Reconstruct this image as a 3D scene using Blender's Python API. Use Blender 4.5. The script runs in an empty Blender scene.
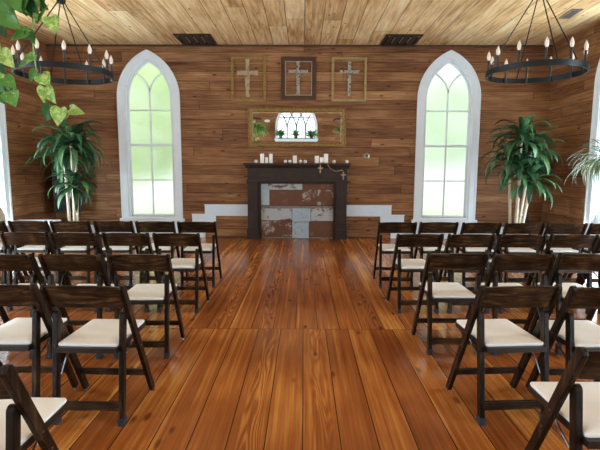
import bpy, bmesh, math, random
from mathutils import Vector, Matrix
random.seed(7)
PI = math.pi
scn = bpy.context.scene
COL = scn.collection

# ------------------------------------------------------------------ scene constants
CAM_H = 1.4383
WALL_B, WALL_L, WALL_R, WALL_F = 9.50, -5.14, 4.90, -4.0     # back, left, right, rear (behind camera)
CEIL = 3.86
CX = -0.12                                                   # room axis

# ------------------------------------------------------------------ viewpoint
f_px, pitch, yaw, roll = 461.25, .1226, -.0081, .0039
cp, sp = math.cos(pitch), math.sin(pitch)
r0 = Vector((math.cos(yaw), -math.sin(yaw), 0)); fw = Vector((math.sin(yaw)*cp, math.cos(yaw)*cp, -sp)); up0 = r0.cross(fw)
ex = r0*math.cos(roll)+up0*math.sin(roll); ey = up0*math.cos(roll)-r0*math.sin(roll)

# ------------------------------------------------------------------ node helpers
class NT:
    def __init__(s, name):
        s.m = bpy.data.materials.new(name); s.m.use_nodes = True
        s.t = s.m.node_tree; s.t.nodes.clear()
        s.out = s.t.nodes.new('ShaderNodeOutputMaterial')
    def n(s, typ, **kw):
        nd = s.t.nodes.new(typ)
        for k, v in kw.items(): setattr(nd, k, v)
        return nd
    def put(s, sock, v):
        if isinstance(v, bpy.types.NodeSocket): s.t.links.new(v, sock)
        elif v is not None:
            if isinstance(v, tuple) and len(v) == 3 and sock.type == 'RGBA': v = (*v, 1)
            sock.default_value = v
    def math(s, op, a, b=None, c=None):
        nd = s.n('ShaderNodeMath', operation=op)
        s.put(nd.inputs[0], a)
        if b is not None: s.put(nd.inputs[1], b)
        if c is not None: s.put(nd.inputs[2], c)
        return nd.outputs[0]
    def comb(s, x, y, z):
        nd = s.n('ShaderNodeCombineXYZ')
        for i, v in enumerate((x, y, z)): s.put(nd.inputs[i], v)
        return nd.outputs[0]
    def sep(s, v):
        nd = s.n('ShaderNodeSeparateXYZ'); s.put(nd.inputs[0], v); return nd.outputs
    def noise(s, vec, scale=1, detail=2, rough=.5, dist=0):
        nd = s.n('ShaderNodeTexNoise'); s.put(nd.inputs['Vector'], vec)
        nd.inputs['Scale'].default_value = scale; nd.inputs['Detail'].default_value = detail
        nd.inputs['Roughness'].default_value = rough; nd.inputs['Distortion'].default_value = dist
        return nd.outputs[0]
    def white(s, v):
        nd = s.n('ShaderNodeTexWhiteNoise', noise_dimensions='1D'); s.put(nd.inputs['W'], v); return nd.outputs[0]
    def voro(s, vec, scale=1):
        nd = s.n('ShaderNodeTexVoronoi'); s.put(nd.inputs['Vector'], vec); nd.inputs['Scale'].default_value = scale
        return nd.outputs['Distance']
    def ramp(s, fac, stops, interp='LINEAR'):
        nd = s.n('ShaderNodeValToRGB'); s.put(nd.inputs[0], fac); cr = nd.color_ramp; cr.interpolation = interp
        while len(cr.elements) > 1: cr.elements.remove(cr.elements[-1])
        cr.elements[0].position = stops[0][0]; cr.elements[0].color = (*stops[0][1], 1)
        for p, c in stops[1:]:
            e = cr.elements.new(p); e.color = (*c, 1)
        return nd.outputs[0]
    def smooth(s, v, a, b, lo=0., hi=1.):
        nd = s.n('ShaderNodeMapRange', interpolation_type='SMOOTHSTEP'); s.put(nd.inputs[0], v)
        for i, q in enumerate((a, b, lo, hi)): nd.inputs[i+1].default_value = q
        return nd.outputs[0]
    def mix(s, f, a, b, mode='MIX'):
        nd = s.n('ShaderNodeMix', data_type='RGBA', blend_type=mode)
        s.put(nd.inputs[0], f); s.put(nd.inputs[6], a); s.put(nd.inputs[7], b); return nd.outputs[2]
    def bump(s, h, strength=.3, dist=.01):
        nd = s.n('ShaderNodeBump'); s.put(nd.inputs['Height'], h)
        nd.inputs['Strength'].default_value = strength; nd.inputs['Distance'].default_value = dist; return nd.outputs[0]
    def bsdf(s, col, rough=.5, metal=0., normal=None, spec=.5, coat=0., **kw):
        nd = s.n('ShaderNodeBsdfPrincipled')
        s.put(nd.inputs['Base Color'], col); s.put(nd.inputs['Roughness'], rough); s.put(nd.inputs['Metallic'], metal)
        s.put(nd.inputs['Specular IOR Level'], spec); nd.inputs['Coat Weight'].default_value = coat
        if normal is not None: s.put(nd.inputs['Normal'], normal)
        for k, v in kw.items(): s.put(nd.inputs[k], v)
        return nd.outputs[0]
    def done(s, sh):
        s.t.links.new(sh, s.out.inputs[0]); return s.m
    def objco(s): return s.n('ShaderNodeTexCoord').outputs['Object']
    def pos(s): return s.n('ShaderNodeNewGeometry').outputs['Position']
    def island(s): return s.n('ShaderNodeNewGeometry').outputs['Random Per Island']
    def orand(s): return s.n('ShaderNodeObjectInfo').outputs['Random']

def plain(name, col, rough=.5, metal=0., var=.12, scale=14., spec=.5, bump=.0, coat=0.):
    """one colour with a soft procedural mottling"""
    t = NT(name); p = t.objco()
    nz = t.noise(p, scale, 4, .6)
    lo = tuple(c*(1-var) for c in col); hi = tuple(min(1, c*(1+var)) for c in col)
    c = t.ramp(nz, [(.3, lo), (.7, hi)])
    nrm = t.bump(nz, bump, .004) if bump else None
    return t.done(t.bsdf(c, rough, metal, nrm, spec, coat))

def planks(name, across, along, width, stops, gapcol, gap=.0025, length=3.2, rough=.6, spec=.4, seam=None,
           gstretch=(34., 1.6), knots=.6, bump=.25, coat=0., cathedral=0., tone=.55, stripe=0., nail=False, grain=1.5):
    t = NT(name); x = t.sep(t.pos()); u, v = x[across], x[along]
    if seam is not None:
        far = t.math('GREATER_THAN', v, seam)
        u = t.math('ADD', u, t.math('MULTIPLY', far, 13.07))
    q = t.math('DIVIDE', u, width); idx = t.math('FLOOR', q); fr = t.math('FRACT', q)
    edge = t.math('MULTIPLY', t.math('MINIMUM', fr, t.math('SUBTRACT', 1., fr)), width)
    r0 = t.white(idx)
    vv = t.math('ADD', v, t.math('MULTIPLY', r0, length)); ql = t.math('DIVIDE', vv, length)
    seg = t.math('FLOOR', ql); fl = t.math('FRACT', ql)
    eend = t.math('MULTIPLY', t.math('MINIMUM', fl, t.math('SUBTRACT', 1., fl)), length)
    e = t.math('MINIMUM', edge, eend)
    if seam is not None: e = t.math('MINIMUM', edge, t.math('ABSOLUTE', t.math('SUBTRACT', v, seam)))
    rid = t.white(t.math('ADD', t.math('MULTIPLY', idx, 7.13), 0. if seam is not None else t.math('MULTIPLY', seg, 3.71)))
    gapm = t.smooth(e, gap*.35, gap*1.1, 1., 0.)
    off = t.math('MULTIPLY', rid, 57.)
    g = t.noise(t.comb(t.math('ADD', t.math('MULTIPLY', u, gstretch[0]), off), t.math('MULTIPLY', v, gstretch[1]), off), 1., 6, .62, .3)
    blot = t.noise(t.comb(t.math('ADD', t.math('MULTIPLY', u, 3.), off), t.math('MULTIPLY', v, .9), off), 1., 3, .5)
    val = t.math('ADD', t.math('MULTIPLY', t.math('SUBTRACT', rid, .5), tone), t.math('ADD', t.math('MULTIPLY', t.math('SUBTRACT', g, .5), grain), t.math('MULTIPLY', t.math('SUBTRACT', blot, .5), .7)))
    if cathedral:
        w = t.noise(t.comb(t.math('ADD', t.math('MULTIPLY', u, 5.), off), t.math('MULTIPLY', v, .55), off), 1., 2, .5)
        sn = t.math('SINE', t.math('MULTIPLY', w, 130.))
        sel = t.math('MULTIPLY', t.smooth(t.white(t.math('ADD', t.math('MULTIPLY', idx, 3.3), 1.7)), .70, .86), t.smooth(t.math('ABSOLUTE', t.math('SUBTRACT', fr, .55)), .38, .2))
        val = t.math('ADD', val, t.math('MULTIPLY', t.math('MULTIPLY', sn, sel), -cathedral))
    if stripe:
        st = t.noise(t.comb(t.math('ADD', t.math('MULTIPLY', u, 11.), off), t.math('MULTIPLY', v, .22), off), 1., 2, .6)
        val = t.math('ADD', val, t.math('MULTIPLY', t.smooth(st, .58, .72), stripe))
    val = t.math('ADD', val, .5)
    c = t.ramp(val, stops)
    h = t.math('MULTIPLY', g, .25 if seam is None else 0.)
    if knots:
        kv = t.voro(t.comb(t.math('ADD', t.math('MULTIPLY', u, 6.5), off), t.math('MULTIPLY', v, 2.6), off), 1.)
        km = t.smooth(kv, .06, .17, knots, 0.)
        c = t.mix(km, c, stops[0][1] if not isinstance(gapcol, list) else gapcol[0])
    if nail:
        fy = t.math('FRACT', t.math('DIVIDE', t.math('ADD', v, 50.), .61))
        d = t.math('ADD', t.math('POWER', t.math('MULTIPLY', t.math('SUBTRACT', fy, .5), .61), 2.), t.math('POWER', t.math('MULTIPLY', t.math('SUBTRACT', fr, .3), width), 2.))
        c = t.mix(t.smooth(d, .00003, .00009, .8, 0.), c, gapcol)
    c = t.mix(gapm, c, gapcol)
    h = t.math('SUBTRACT', h, gapm)
    ro = t.math('ADD', rough-.06, t.math('MULTIPLY', g, .14))
    return t.done(t.bsdf(c, ro, 0., t.bump(h, bump, .004), spec, coat))

# ------------------------------------------------------------------ materials
M = {}
M['floor'] = planks('heart_pine_floor', 0, 1, .2, [(.0, (.085, .021, .006)), (.3, (.235, .064, .013)), (.55, (.365, .112, .022)), (.8, (.60, .255, .055)), (1., (.74, .38, .11))],
                    (.018, .008, .004), gap=.0042, seam=4.01, rough=.19, spec=.55, gstretch=(40., .9), knots=.7, bump=.06, cathedral=.17, tone=.24, stripe=.30, grain=.95)
wall_stops = [(.0, (.060, .020, .007)), (.28, (.150, .060, .023)), (.52, (.262, .118, .048)), (.78, (.41, .212, .092)), (1., (.58, .35, .17))]
M['wall_x'] = planks('wall_boards', 2, 0, .186, wall_stops, (.014, .006, .003), gap=.0048, length=4.4, rough=.62, spec=.3, gstretch=(40., 1.7), knots=.85, bump=.3, tone=.24, nail=True, grain=1.25)
M['wall_y'] = planks('side_wall_boards', 2, 1, .186, wall_stops, (.014, .006, .003), gap=.0048, length=4.1, rough=.62, spec=.3, gstretch=(40., 1.7), knots=.85, bump=.3, tone=.24, nail=True, grain=1.25)
M['ceil'] = planks('ceiling_boards', 0, 1, .308, [(.0, (.24, .11, .036)), (.28, (.52, .30, .125)), (.55, (.73, .49, .245)), (.8, (.85, .645, .37)), (1., (.93, .79, .54))],
                   (.07, .032, .012), gap=.0065, length=4.3, rough=.5, spec=.3, gstretch=(20., 1.5), knots=.85, bump=.2, tone=.34, grain=1.5)

def wood(name, stops, along, rough=.45, spec=.4, scale=(60., 4.), worn=None, bump=.12):
    t = NT(name); x = t.sep(t.objco()); r = t.math('MULTIPLY', t.orand(), 40.)
    s = [t.math('MULTIPLY', x[i], scale[1] if i == along else scale[0]) for i in range(3)]
    s[0] = t.math('ADD', s[0], r)
    g = t.noise(t.comb(*s), 1., 5, .6, .4)
    b = t.noise(t.comb(t.math('ADD', x[0], r), x[1], x[2]), 6., 3, .6)
    val = t.math('ADD', t.math('MULTIPLY', g, .6), t.math('MULTIPLY', b, .4))
    c = t.ramp(val, stops)
    if worn:
        wn = t.noise(t.comb(t.math('ADD', x[0], r), x[1], x[2]), 17., 5, .75)
        c = t.mix(t.smooth(wn, .62, .74, 0., .8), c, worn)
    return t.done(t.bsdf(c, rough, 0., t.bump(g, bump, .002), spec))
espresso = [(.38, (.0025, .0015, .001)), (.47, (.007, .004, .0025)), (.55, (.022, .012, .0065)), (.64, (.075, .042, .020))]
M['leg_wood'] = wood('espresso_wood_upright', espresso, 2, .34, .2, worn=(.07, .042, .024))
M['slat_wood'] = wood('espresso_wood_crosswise', [(.36, (.004, .0025, .0016)), (.45, (.014, .0075, .004)), (.54, (.045, .024, .011)), (.64, (.14, .075, .033))], 0, .34, .2)
M['seat_wood'] = wood('black_seat_frame', [(.3, (.006, .004, .003)), (.7, (.02, .012, .008))], 0, .4, .45)
M['vinyl'] = plain('ivory_vinyl', (.84, .84, .83), .42, var=.04, scale=5, bump=.05)
M['rubber'] = plain('blue_black_rubber', (.016, .024, .040), .55, var=.3, scale=30)
M['bolt'] = plain('steel_bolt', (.22, .23, .25), .35, 1., var=.1)
M['mantel'] = wood('weathered_dark_mantel', [(.2, (.013, .008, .007)), (.5, (.032, .019, .015)), (.75, (.062, .037, .028))], 2, .55, .35, (30., 3.), worn=(.085, .055, .045))
M['mantel_x'] = wood('weathered_dark_mantel_shelf', [(.2, (.013, .008, .007)), (.5, (.032, .019, .015)), (.75, (.062, .037, .028))], 0, .55, .35, (30., 3.), worn=(.085, .055, .045))
M['white'] = plain('white_paint', (.80, .89, .96), .42, var=.03, scale=4)
M['white2'] = plain('white_baseboard_paint', (.72, .85, .97), .4, var=.04, scale=4)
M['black_metal'] = plain('black_iron', (.007, .010, .012), .42, .0, var=.3, scale=18, spec=.28)
M['bulb'] = plain('cream_bulb_glass', (.80, .72, .60), .18, var=.12, scale=40, spec=.6)
M['sleeve'] = plain('black_candle_sleeve', (.012, .015, .017), .45, 0., var=.2)
M['brown_vent'] = plain('dark_brown_vent_metal', (.030, .018, .012), .5, .2, var=.2)
M['pale_vent'] = plain('pale_vent_metal', (.24, .20, .16), .5, .2, var=.1)
M['slit'] = plain('vent_slit_light_metal', (.42, .36, .28), .5, .2, var=.1)
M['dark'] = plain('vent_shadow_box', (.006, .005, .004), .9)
M['gold'] = plain('antique_gold', (.25, .14, .040), .36, .6, var=.6, scale=22, bump=.2)
M['olive_gold'] = plain('olive_gold_frame', (.30, .20, .065), .42, .4, var=.35, scale=25, bump=.15)
M['pale_gold'] = plain('pale_gold_frame', (.38, .29, .13), .45, .35, var=.3, scale=25, bump=.15)
M['frame_brown'] = wood('brown_frame_wood', [(.2, (.035, .016, .009)), (.5, (.075, .036, .020)), (.8, (.13, .07, .04))], 2, .5, .4)
M['silver'] = plain('silvered_edge', (.42, .38, .34), .4, .5, var=.2)
M['candle'] = plain('white_wax', (.88, .86, .82), .4, var=.03)
M['pole'] = plain('matte_black_pole', (.010, .011, .013), .5, .1, var=.2)
M['speaker'] = plain('black_speaker_cloth', (.009, .012, .016), .75, var=.3, scale=60)
M['cane'] = wood('pale_cane_bark', [(.25, (.42, .36, .26)), (.5, (.62, .55, .42)), (.75, (.76, .70, .58))], 2, .75, .2, (25., 18.))
M['pot'] = plain('cream_pot_glaze', (.62, .56, .44), .4, var=.08)
M['soil'] = plain('dark_soil', (.025, .016, .010), .95, var=.5, scale=60, bump=.5)
M['tag'] = plain('white_paper_tag', (.85, .86, .88), .6, var=.02)
M['basket'] = plain('woven_brown_basket', (.10, .06, .03), .7, var=.5, scale=45, bump=.4)
M['bead'] = plain('pale_wood_beads', (.42, .29, .15), .5, var=.25, scale=30)
M['brass'] = plain('dull_nickel', (.34, .30, .25), .3, .9, var=.2)
M['linen'] = plain('beige_linen', (.50, .46, .36), .85, var=.08, scale=40, bump=.2)
M['balls'] = plain('white_chalk_ball', (.76, .72, .68), .8, var=.12, scale=60, bump=.3)
M['greenpot'] = plain('dark_green_pot', (.012, .035, .028), .5, var=.2)
M['lawn'] = plain('bright_lawn', (.60, .64, .54), .9, var=.15, scale=2)
M['lead'] = plain('grey_lead_bars', (.16, .17, .18), .6, var=.1)
M['plaque'] = plain('white_plaque', (.8, .8, .78), .5, var=.03)

def crackle(name, a, b, lo, hi, sc=7., sx=1.):
    """distressed paint: colour a, worn through to b"""
    t = NT(name); x = t.sep(t.objco()); r = t.math('MULTIPLY', t.orand(), 30.)
    p = t.comb(t.math('ADD', t.math('MULTIPLY', x[0], sx), r), x[1], x[2])
    n1 = t.noise(p, sc, 6, .68, .6); n2 = t.noise(p, sc*5, 3, .6)
    v = t.math('ADD', t.math('MULTIPLY', n1, .8), t.math('MULTIPLY', n2, .2))
    f = t.smooth(v, lo, hi)
    ca = t.mix(n2, tuple(c*.8 for c in a), a); cb = t.mix(n2, tuple(c*.6 for c in b), tuple(min(1, c*1.3) for c in b))
    return t.done(t.bsdf(t.mix(f, ca, cb), .6, 0., t.bump(v, .25, .004), .3))
BR = (.15, .066, .038); WH = (.46, .49, .49); BL = (.42, .52, .60)
M['board_blue'] = crackle('pale_blue_chipped_board', BL, (.22, .25, .26), .52, .66, 14.)
M['board_white'] = crackle('white_peeling_board', WH, BR, .52, .60, 5., .7)
M['board_brown'] = crackle('brown_rusty_board', BR, (.30, .20, .14), .54, .74, 6.)
M['board_patch'] = crackle('brown_board_with_white_patch', (.155, .068, .038), (.42, .40, .37), .50, .60, 4.5)
M['board_grey'] = crackle('grey_seam_strip', (.25, .22, .19), BR, .5, .65, 9.)
M['cross_white'] = crackle('chipped_white_wood', (.44, .42, .34), (.07, .048, .028), .50, .58, 26.)
M['cross_tan'] = crackle('gnarled_tan_wood', (.50, .40, .24), (.06, .036, .02), .52, .62, 24.)

def leafmat(name, dark, mid, light, rough=.38, tr_=.22, stripe=None, varieg=None):
    t = NT(name); r = t.island(); p = t.objco()
    n1 = t.noise(p, 9., 3, .6)
    v = t.math('ADD', t.math('MULTIPLY', r, .65), t.math('MULTIPLY', n1, .35))
    c = t.ramp(v, [(.15, dark), (.5, mid), (.85, light)])
    if varieg:
        n2 = t.noise(p, 34., 4, .7, 1.2)
        thr = t.math('ADD', n2, t.math('MULTIPLY', t.math('SUBTRACT', r, .5), .34))
        c = t.mix(t.smooth(thr, .57, .74), c, varieg)
    if stripe:
        uv = t.n('ShaderNodeUVMap').outputs[0]; ux = t.sep(uv)[0]
        d = t.math('ABSOLUTE', t.math('SUBTRACT', ux, .5))
        c = t.mix(t.smooth(d, .08, .22, .7, 0.), c, stripe)
    b = t.bsdf(c, rough, 0., None, .5)
    tr = t.n('ShaderNodeBsdfTranslucent'); t.put(tr.inputs[0], c)
    mx = t.n('ShaderNodeMixShader'); mx.inputs[0].default_value = tr_
    t.t.links.new(b, mx.inputs[1]); t.t.links.new(tr.outputs[0], mx.inputs[2])
    return t.done(mx.outputs[0])
M['corn_leaf'] = leafmat('corn_plant_leaf', (.012, .046, .020), (.034, .115, .046), (.12, .26, .10), .33)
M['pothos_leaf'] = leafmat('pothos_leaf', (.015, .075, .018), (.07, .24, .04), (.26, .50, .11), .38, varieg=(.56, .68, .22))
M['pothos_dark'] = leafmat('deep_green_pothos_leaf', (.010, .055, .016), (.035, .14, .03), (.12, .32, .07), .3)
M['spider_leaf'] = leafmat('spider_plant_leaf', (.035, .07, .03), (.08, .15, .05), (.17, .24, .09), .45, stripe=(.36, .42, .26))
M['fern_leaf'] = leafmat('fern_frond', (.03, .12, .03), (.17, .42, .11), (.34, .60, .22), .5, .45)
M['stem'] = plain('green_stem', (.22, .36, .10), .5, var=.25)
M['pale_bush'] = leafmat('pale_shrub_leaves', (.70, .86, .66), (.84, .95, .80), (.95, .98, .94), .6)
M['bush'] = leafmat('sunlit_foliage', (.60, .80, .42), (.86, .96, .70), (.96, .98, .90), .6)

def glass_clear():
    t = NT('clear_window_glass')
    a = t.n('ShaderNodeBsdfTransparent'); a.inputs[0].default_value = (.97, .98, .98, 1)
    g = t.n('ShaderNodeBsdfGlossy'); g.inputs['Roughness'].default_value = .03
    mx = t.n('ShaderNodeMixShader'); mx.inputs[0].default_value = .06
    t.t.links.new(a.outputs[0], mx.inputs[1]); t.t.links.new(g.outputs[0], mx.inputs[2]); return t.done(mx.outputs[0])
def glass_frost():
    t = NT('hammered_obscure_glass'); p = t.pos()
    nz = t.noise(p, 48., 2, .5); n2 = t.noise(p, 13., 2, .5)
    h = t.math('ADD', nz, t.math('MULTIPLY', n2, .8))
    g = t.n('ShaderNodeBsdfRefraction'); g.inputs['Roughness'].default_value = .30; g.inputs['IOR'].default_value = 1.22
    g.inputs[0].default_value = (.97, 1., .98, 1)
    t.put(g.inputs['Normal'], t.bump(h, .55, .012))
    s = t.n('ShaderNodeBsdfGlossy'); s.inputs['Roughness'].default_value = .2
    mx = t.n('ShaderNodeMixShader'); mx.inputs[0].default_value = .04
    t.t.links.new(g.outputs[0], mx.inputs[1]); t.t.links.new(s.outputs[0], mx.inputs[2]); return t.done(mx.outputs[0])
M['clear'] = glass_clear(); M['frost'] = glass_frost()
t = NT('silvered_mirror'); M['mirror'] = t.done(t.bsdf((.86, .88, .88), .015, 1.))
t = NT('bevelled_mirror_edge'); M['bevel'] = t.done(t.bsdf((.95, .96, .97), .06, 1.))

# ------------------------------------------------------------------ mesh builder
class MB:
    def __init__(s): s.v = []; s.f = []; s.uv = {}
    def add(s, vs, fs):
        o = len(s.v); s.v += [Vector(p) for p in vs]; s.f += [tuple(i+o for i in f) for f in fs]; return s
    def box(s, x0, x1, y0, y1, z0, z1):
        return s.add([(x0,y0,z0),(x1,y0,z0),(x1,y1,z0),(x0,y1,z0),(x0,y0,z1),(x1,y0,z1),(x1,y1,z1),(x0,y1,z1)],
                     [(3,2,1,0),(4,5,6,7),(0,1,5,4),(1,2,6,5),(2,3,7,6),(3,0,4,7)])
    def prism(s, poly, axis, a, b):
        """poly: 2-D outline (ccw); extruded along axis from a to b"""
        def p3(p, w): return {0:(w,p[0],p[1]), 1:(p[0],w,p[1]), 2:(p[0],p[1],w)}[axis]
        n = len(poly)
        fs = [tuple(range(n))[::-1], tuple(range(n, 2*n))] + [(i, (i+1)%n, n+(i+1)%n, n+i) for i in range(n)]
        return s.add([p3(p,a) for p in poly]+[p3(p,b) for p in poly], fs)
    def strip(s, outer, inner, axis, a, b, closed=False):
        """band between two matching outlines, extruded along axis"""
        def p3(p, w): return {0:(w,p[0],p[1]), 1:(p[0],w,p[1]), 2:(p[0],p[1],w)}[axis]
        n = len(outer)
        vs = [p3(p,a) for p in outer]+[p3(p,a) for p in inner]+[p3(p,b) for p in outer]+[p3(p,b) for p in inner]
        fs = []
        for i in range(n if closed else n-1):
            j = (i+1) % n
            fs += [(i,j,n+j,n+i), (2*n+j,2*n+i,3*n+i,3*n+j), (j,i,2*n+i,2*n+j), (n+i,n+j,3*n+j,3*n+i)]
        if not closed:
            fs += [(0,n,3*n,2*n), (n-1,2*n-1+0,4*n-1,3*n-1)]
        return s.add(vs, fs)
    def tube(s, pts, r, n=8, closed=False):
        pts = [Vector(p) for p in pts]; m = len(pts); rs = r if isinstance(r, (list, tuple)) else [r]*m
        vs = []; fs = []; up = None
        for i, p in enumerate(pts):
            d = (pts[(i+1)%m]-pts[i-1]) if closed else (pts[min(i+1,m-1)]-pts[max(i-1,0)])
            d.normalize()
            if up is None: up = Vector((0,0,1)) if abs(d.z) < .9 else Vector((1,0,0))
            a = d.cross(up); a.normalize(); b = a.cross(d); b.normalize(); up = b
            for k in range(n):
                q = 2*PI*k/n; vs.append(p+(a*math.cos(q)+b*math.sin(q))*rs[i])
        for i in range(m if closed else m-1):
            j = (i+1)%m
            for k in range(n):
                l = (k+1)%n; fs.append((i*n+k, i*n+l, j*n+l, j*n+k))
        if not closed: fs += [tuple(range(n))[::-1], tuple(range((m-1)*n, m*n))]
        return s.add(vs, fs)
    def lathe(s, prof, c=(0,0,0), n=20):
        vs = []; fs = []; m = len(prof)
        for r, z in prof:
            for k in range(n):
                q = 2*PI*k/n; vs.append((c[0]+r*math.cos(q), c[1]+r*math.sin(q), c[2]+z))
        for i in range(m-1):
            for k in range(n):
                l = (k+1)%n; fs.append((i*n+k, i*n+l, (i+1)*n+l, (i+1)*n+k))
        if prof[0][0] > 1e-6: fs.append(tuple(range(n))[::-1])
        if prof[-1][0] > 1e-6: fs.append(tuple(range((m-1)*n, m*n)))
        return s.add(vs, fs)
    def ball(s, c, r, n=12):
        return s.lathe([(max(1e-5, r*math.sin(PI*i/n)), -r*math.cos(PI*i/n)) for i in range(n+1)], c, n+4)
    def build(s, name, mat, parent=None, bevel=0., smooth=False, seg=2, loc=None):
        me = bpy.data.meshes.new(name)
        me.from_pydata([tuple(p) for p in s.v], [], s.f)
        bm = bmesh.new(); bm.from_mesh(me)
        bmesh.ops.remove_doubles(bm, verts=bm.verts, dist=1e-6)
        bmesh.ops.recalc_face_normals(bm, faces=bm.faces)
        if bevel:
            es = [e for e in bm.edges if len(e.link_faces) == 2 and e.calc_face_angle(0) > .6]
            bmesh.ops.bevel(bm, geom=es, offset=bevel, segments=seg, affect='EDGES', profile=.6)
        if smooth:
            for f in bm.faces: f.smooth = True
            for e in bm.edges:
                if len(e.link_faces) == 2 and e.calc_face_angle(0) > .75: e.smooth = False
        bm.to_mesh(me); bm.free()
        me.materials.append(mat)
        o = bpy.data.objects.new(name, me); COL.objects.link(o)
        if parent is not None: o.parent = parent
        if loc is not None: o.location = loc
        return o

def tag(o, label=None, cat=None, group=None, kind=None):
    if label: o['label'] = label
    if cat: o['category'] = cat
    if group: o['group'] = group
    if kind: o['kind'] = kind
    return o
def empty(name, loc=(0,0,0), rz=0., label=None, cat=None, group=None, kind=None):
    o = bpy.data.objects.new(name, None); o.empty_display_size = .1; COL.objects.link(o)
    o.location = loc; o.rotation_euler = (0,0,rz); return tag(o, label, cat, group, kind)
def copy_tree(o, parent=None):
    c = o.copy(); COL.objects.link(c)
    if parent is not None: c.parent = parent
    for ch in list(o.children): copy_tree(ch, c)
    return c

# ------------------------------------------------------------------ the room shell
def sheet_with_holes(name, outer, holes, fn, thick_dir, thick, mat):
    """a wall: outline with openings, given thickness towards thick_dir"""
    bm = bmesh.new(); loops = []
    for lp in [outer]+holes:
        vs = [bm.verts.new(fn(p)) for p in lp]; es = [bm.edges.new((vs[i], vs[(i+1)%len(vs)])) for i in range(len(vs))]
        loops.append((vs, es))
    bmesh.ops.triangle_fill(bm, use_beauty=True, use_dissolve=False, edges=[e for l in loops for e in l[1]])
    front = list(bm.faces)
    r = bmesh.ops.extrude_face_region(bm, geom=front, use_keep_orig=True)
    d = Vector(thick_dir)*thick
    for g in r['geom']:
        if isinstance(g, bmesh.types.BMVert): g.co += d
    bmesh.ops.recalc_face_normals(bm, faces=bm.faces)
    me = bpy.data.meshes.new(name); bm.to_mesh(me); bm.free(); me.materials.append(mat)
    o = bpy.data.objects.new(name, me); COL.objects.link(o); return tag(o, kind='structure')

def arch(hw, zb, zs, R, n=14):
    """pointed-arch outline from bottom left over the apex to bottom right (x, z), centred on 0"""
    c = R-hw; a0 = math.acos(c/R)
    left = [(c - R*math.cos(a0*i/n), zs + R*math.sin(a0*i/n)) for i in range(n+1)]
    right = [(-x, z) for x, z in left[-2::-1]]
    return [(-hw, zb)]+left+right+[(hw, zb)]

SILL, SPRING = .475, 2.83
def win_hole(cx): return [(cx+x, z) for x, z in arch(.50, .44, SPRING, .871)]
def win_rev(): return None

floor = tag(MB().box(WALL_L-.2, WALL_R+.2, WALL_F-.2, WALL_B+.2, -.08, 0).build('floor', M['floor']), kind='structure')
ceil = tag(MB().box(WALL_L-.2, WALL_R+.2, WALL_F-.2, WALL_B+.2, CEIL, CEIL+.12).build('ceiling', M['ceil']), kind='structure')
LWX, RWX = -3.13, 2.89
sheet_with_holes('wall_back', [(WALL_L-.2,0),(WALL_R+.2,0),(WALL_R+.2,CEIL),(WALL_L-.2,CEIL)], [win_hole(LWX), win_hole(RWX)], lambda p: (p[0], WALL_B, p[1]), (0,1,0), .16, M['wall_x'])
SIDE_Y = [7.36, 3.75, .15, -2.6]
for nm, X, d in (('wall_left', WALL_L, -1), ('wall_right', WALL_R, 1)):
    sheet_with_holes(nm, [(WALL_F,0),(WALL_B,0),(WALL_B,CEIL),(WALL_F,CEIL)], [win_hole(y) for y in SIDE_Y], lambda p, X=X: (X, p[0], p[1]), (d,0,0), .16, M['wall_y'])
REAR_X, R_SILL, RSP = -.38, 1.58, 2.10
sheet_with_holes('wall_rear', [(WALL_L-.2,0),(WALL_R+.2,0),(WALL_R+.2,CEIL),(WALL_L-.2,CEIL)], [[(REAR_X+x, z) for x, z in arch(.90, R_SILL, RSP, 1.24)]], lambda p: (p[0], WALL_F, p[1]), (0,-1,0), .16, M['wall_x'])

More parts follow.
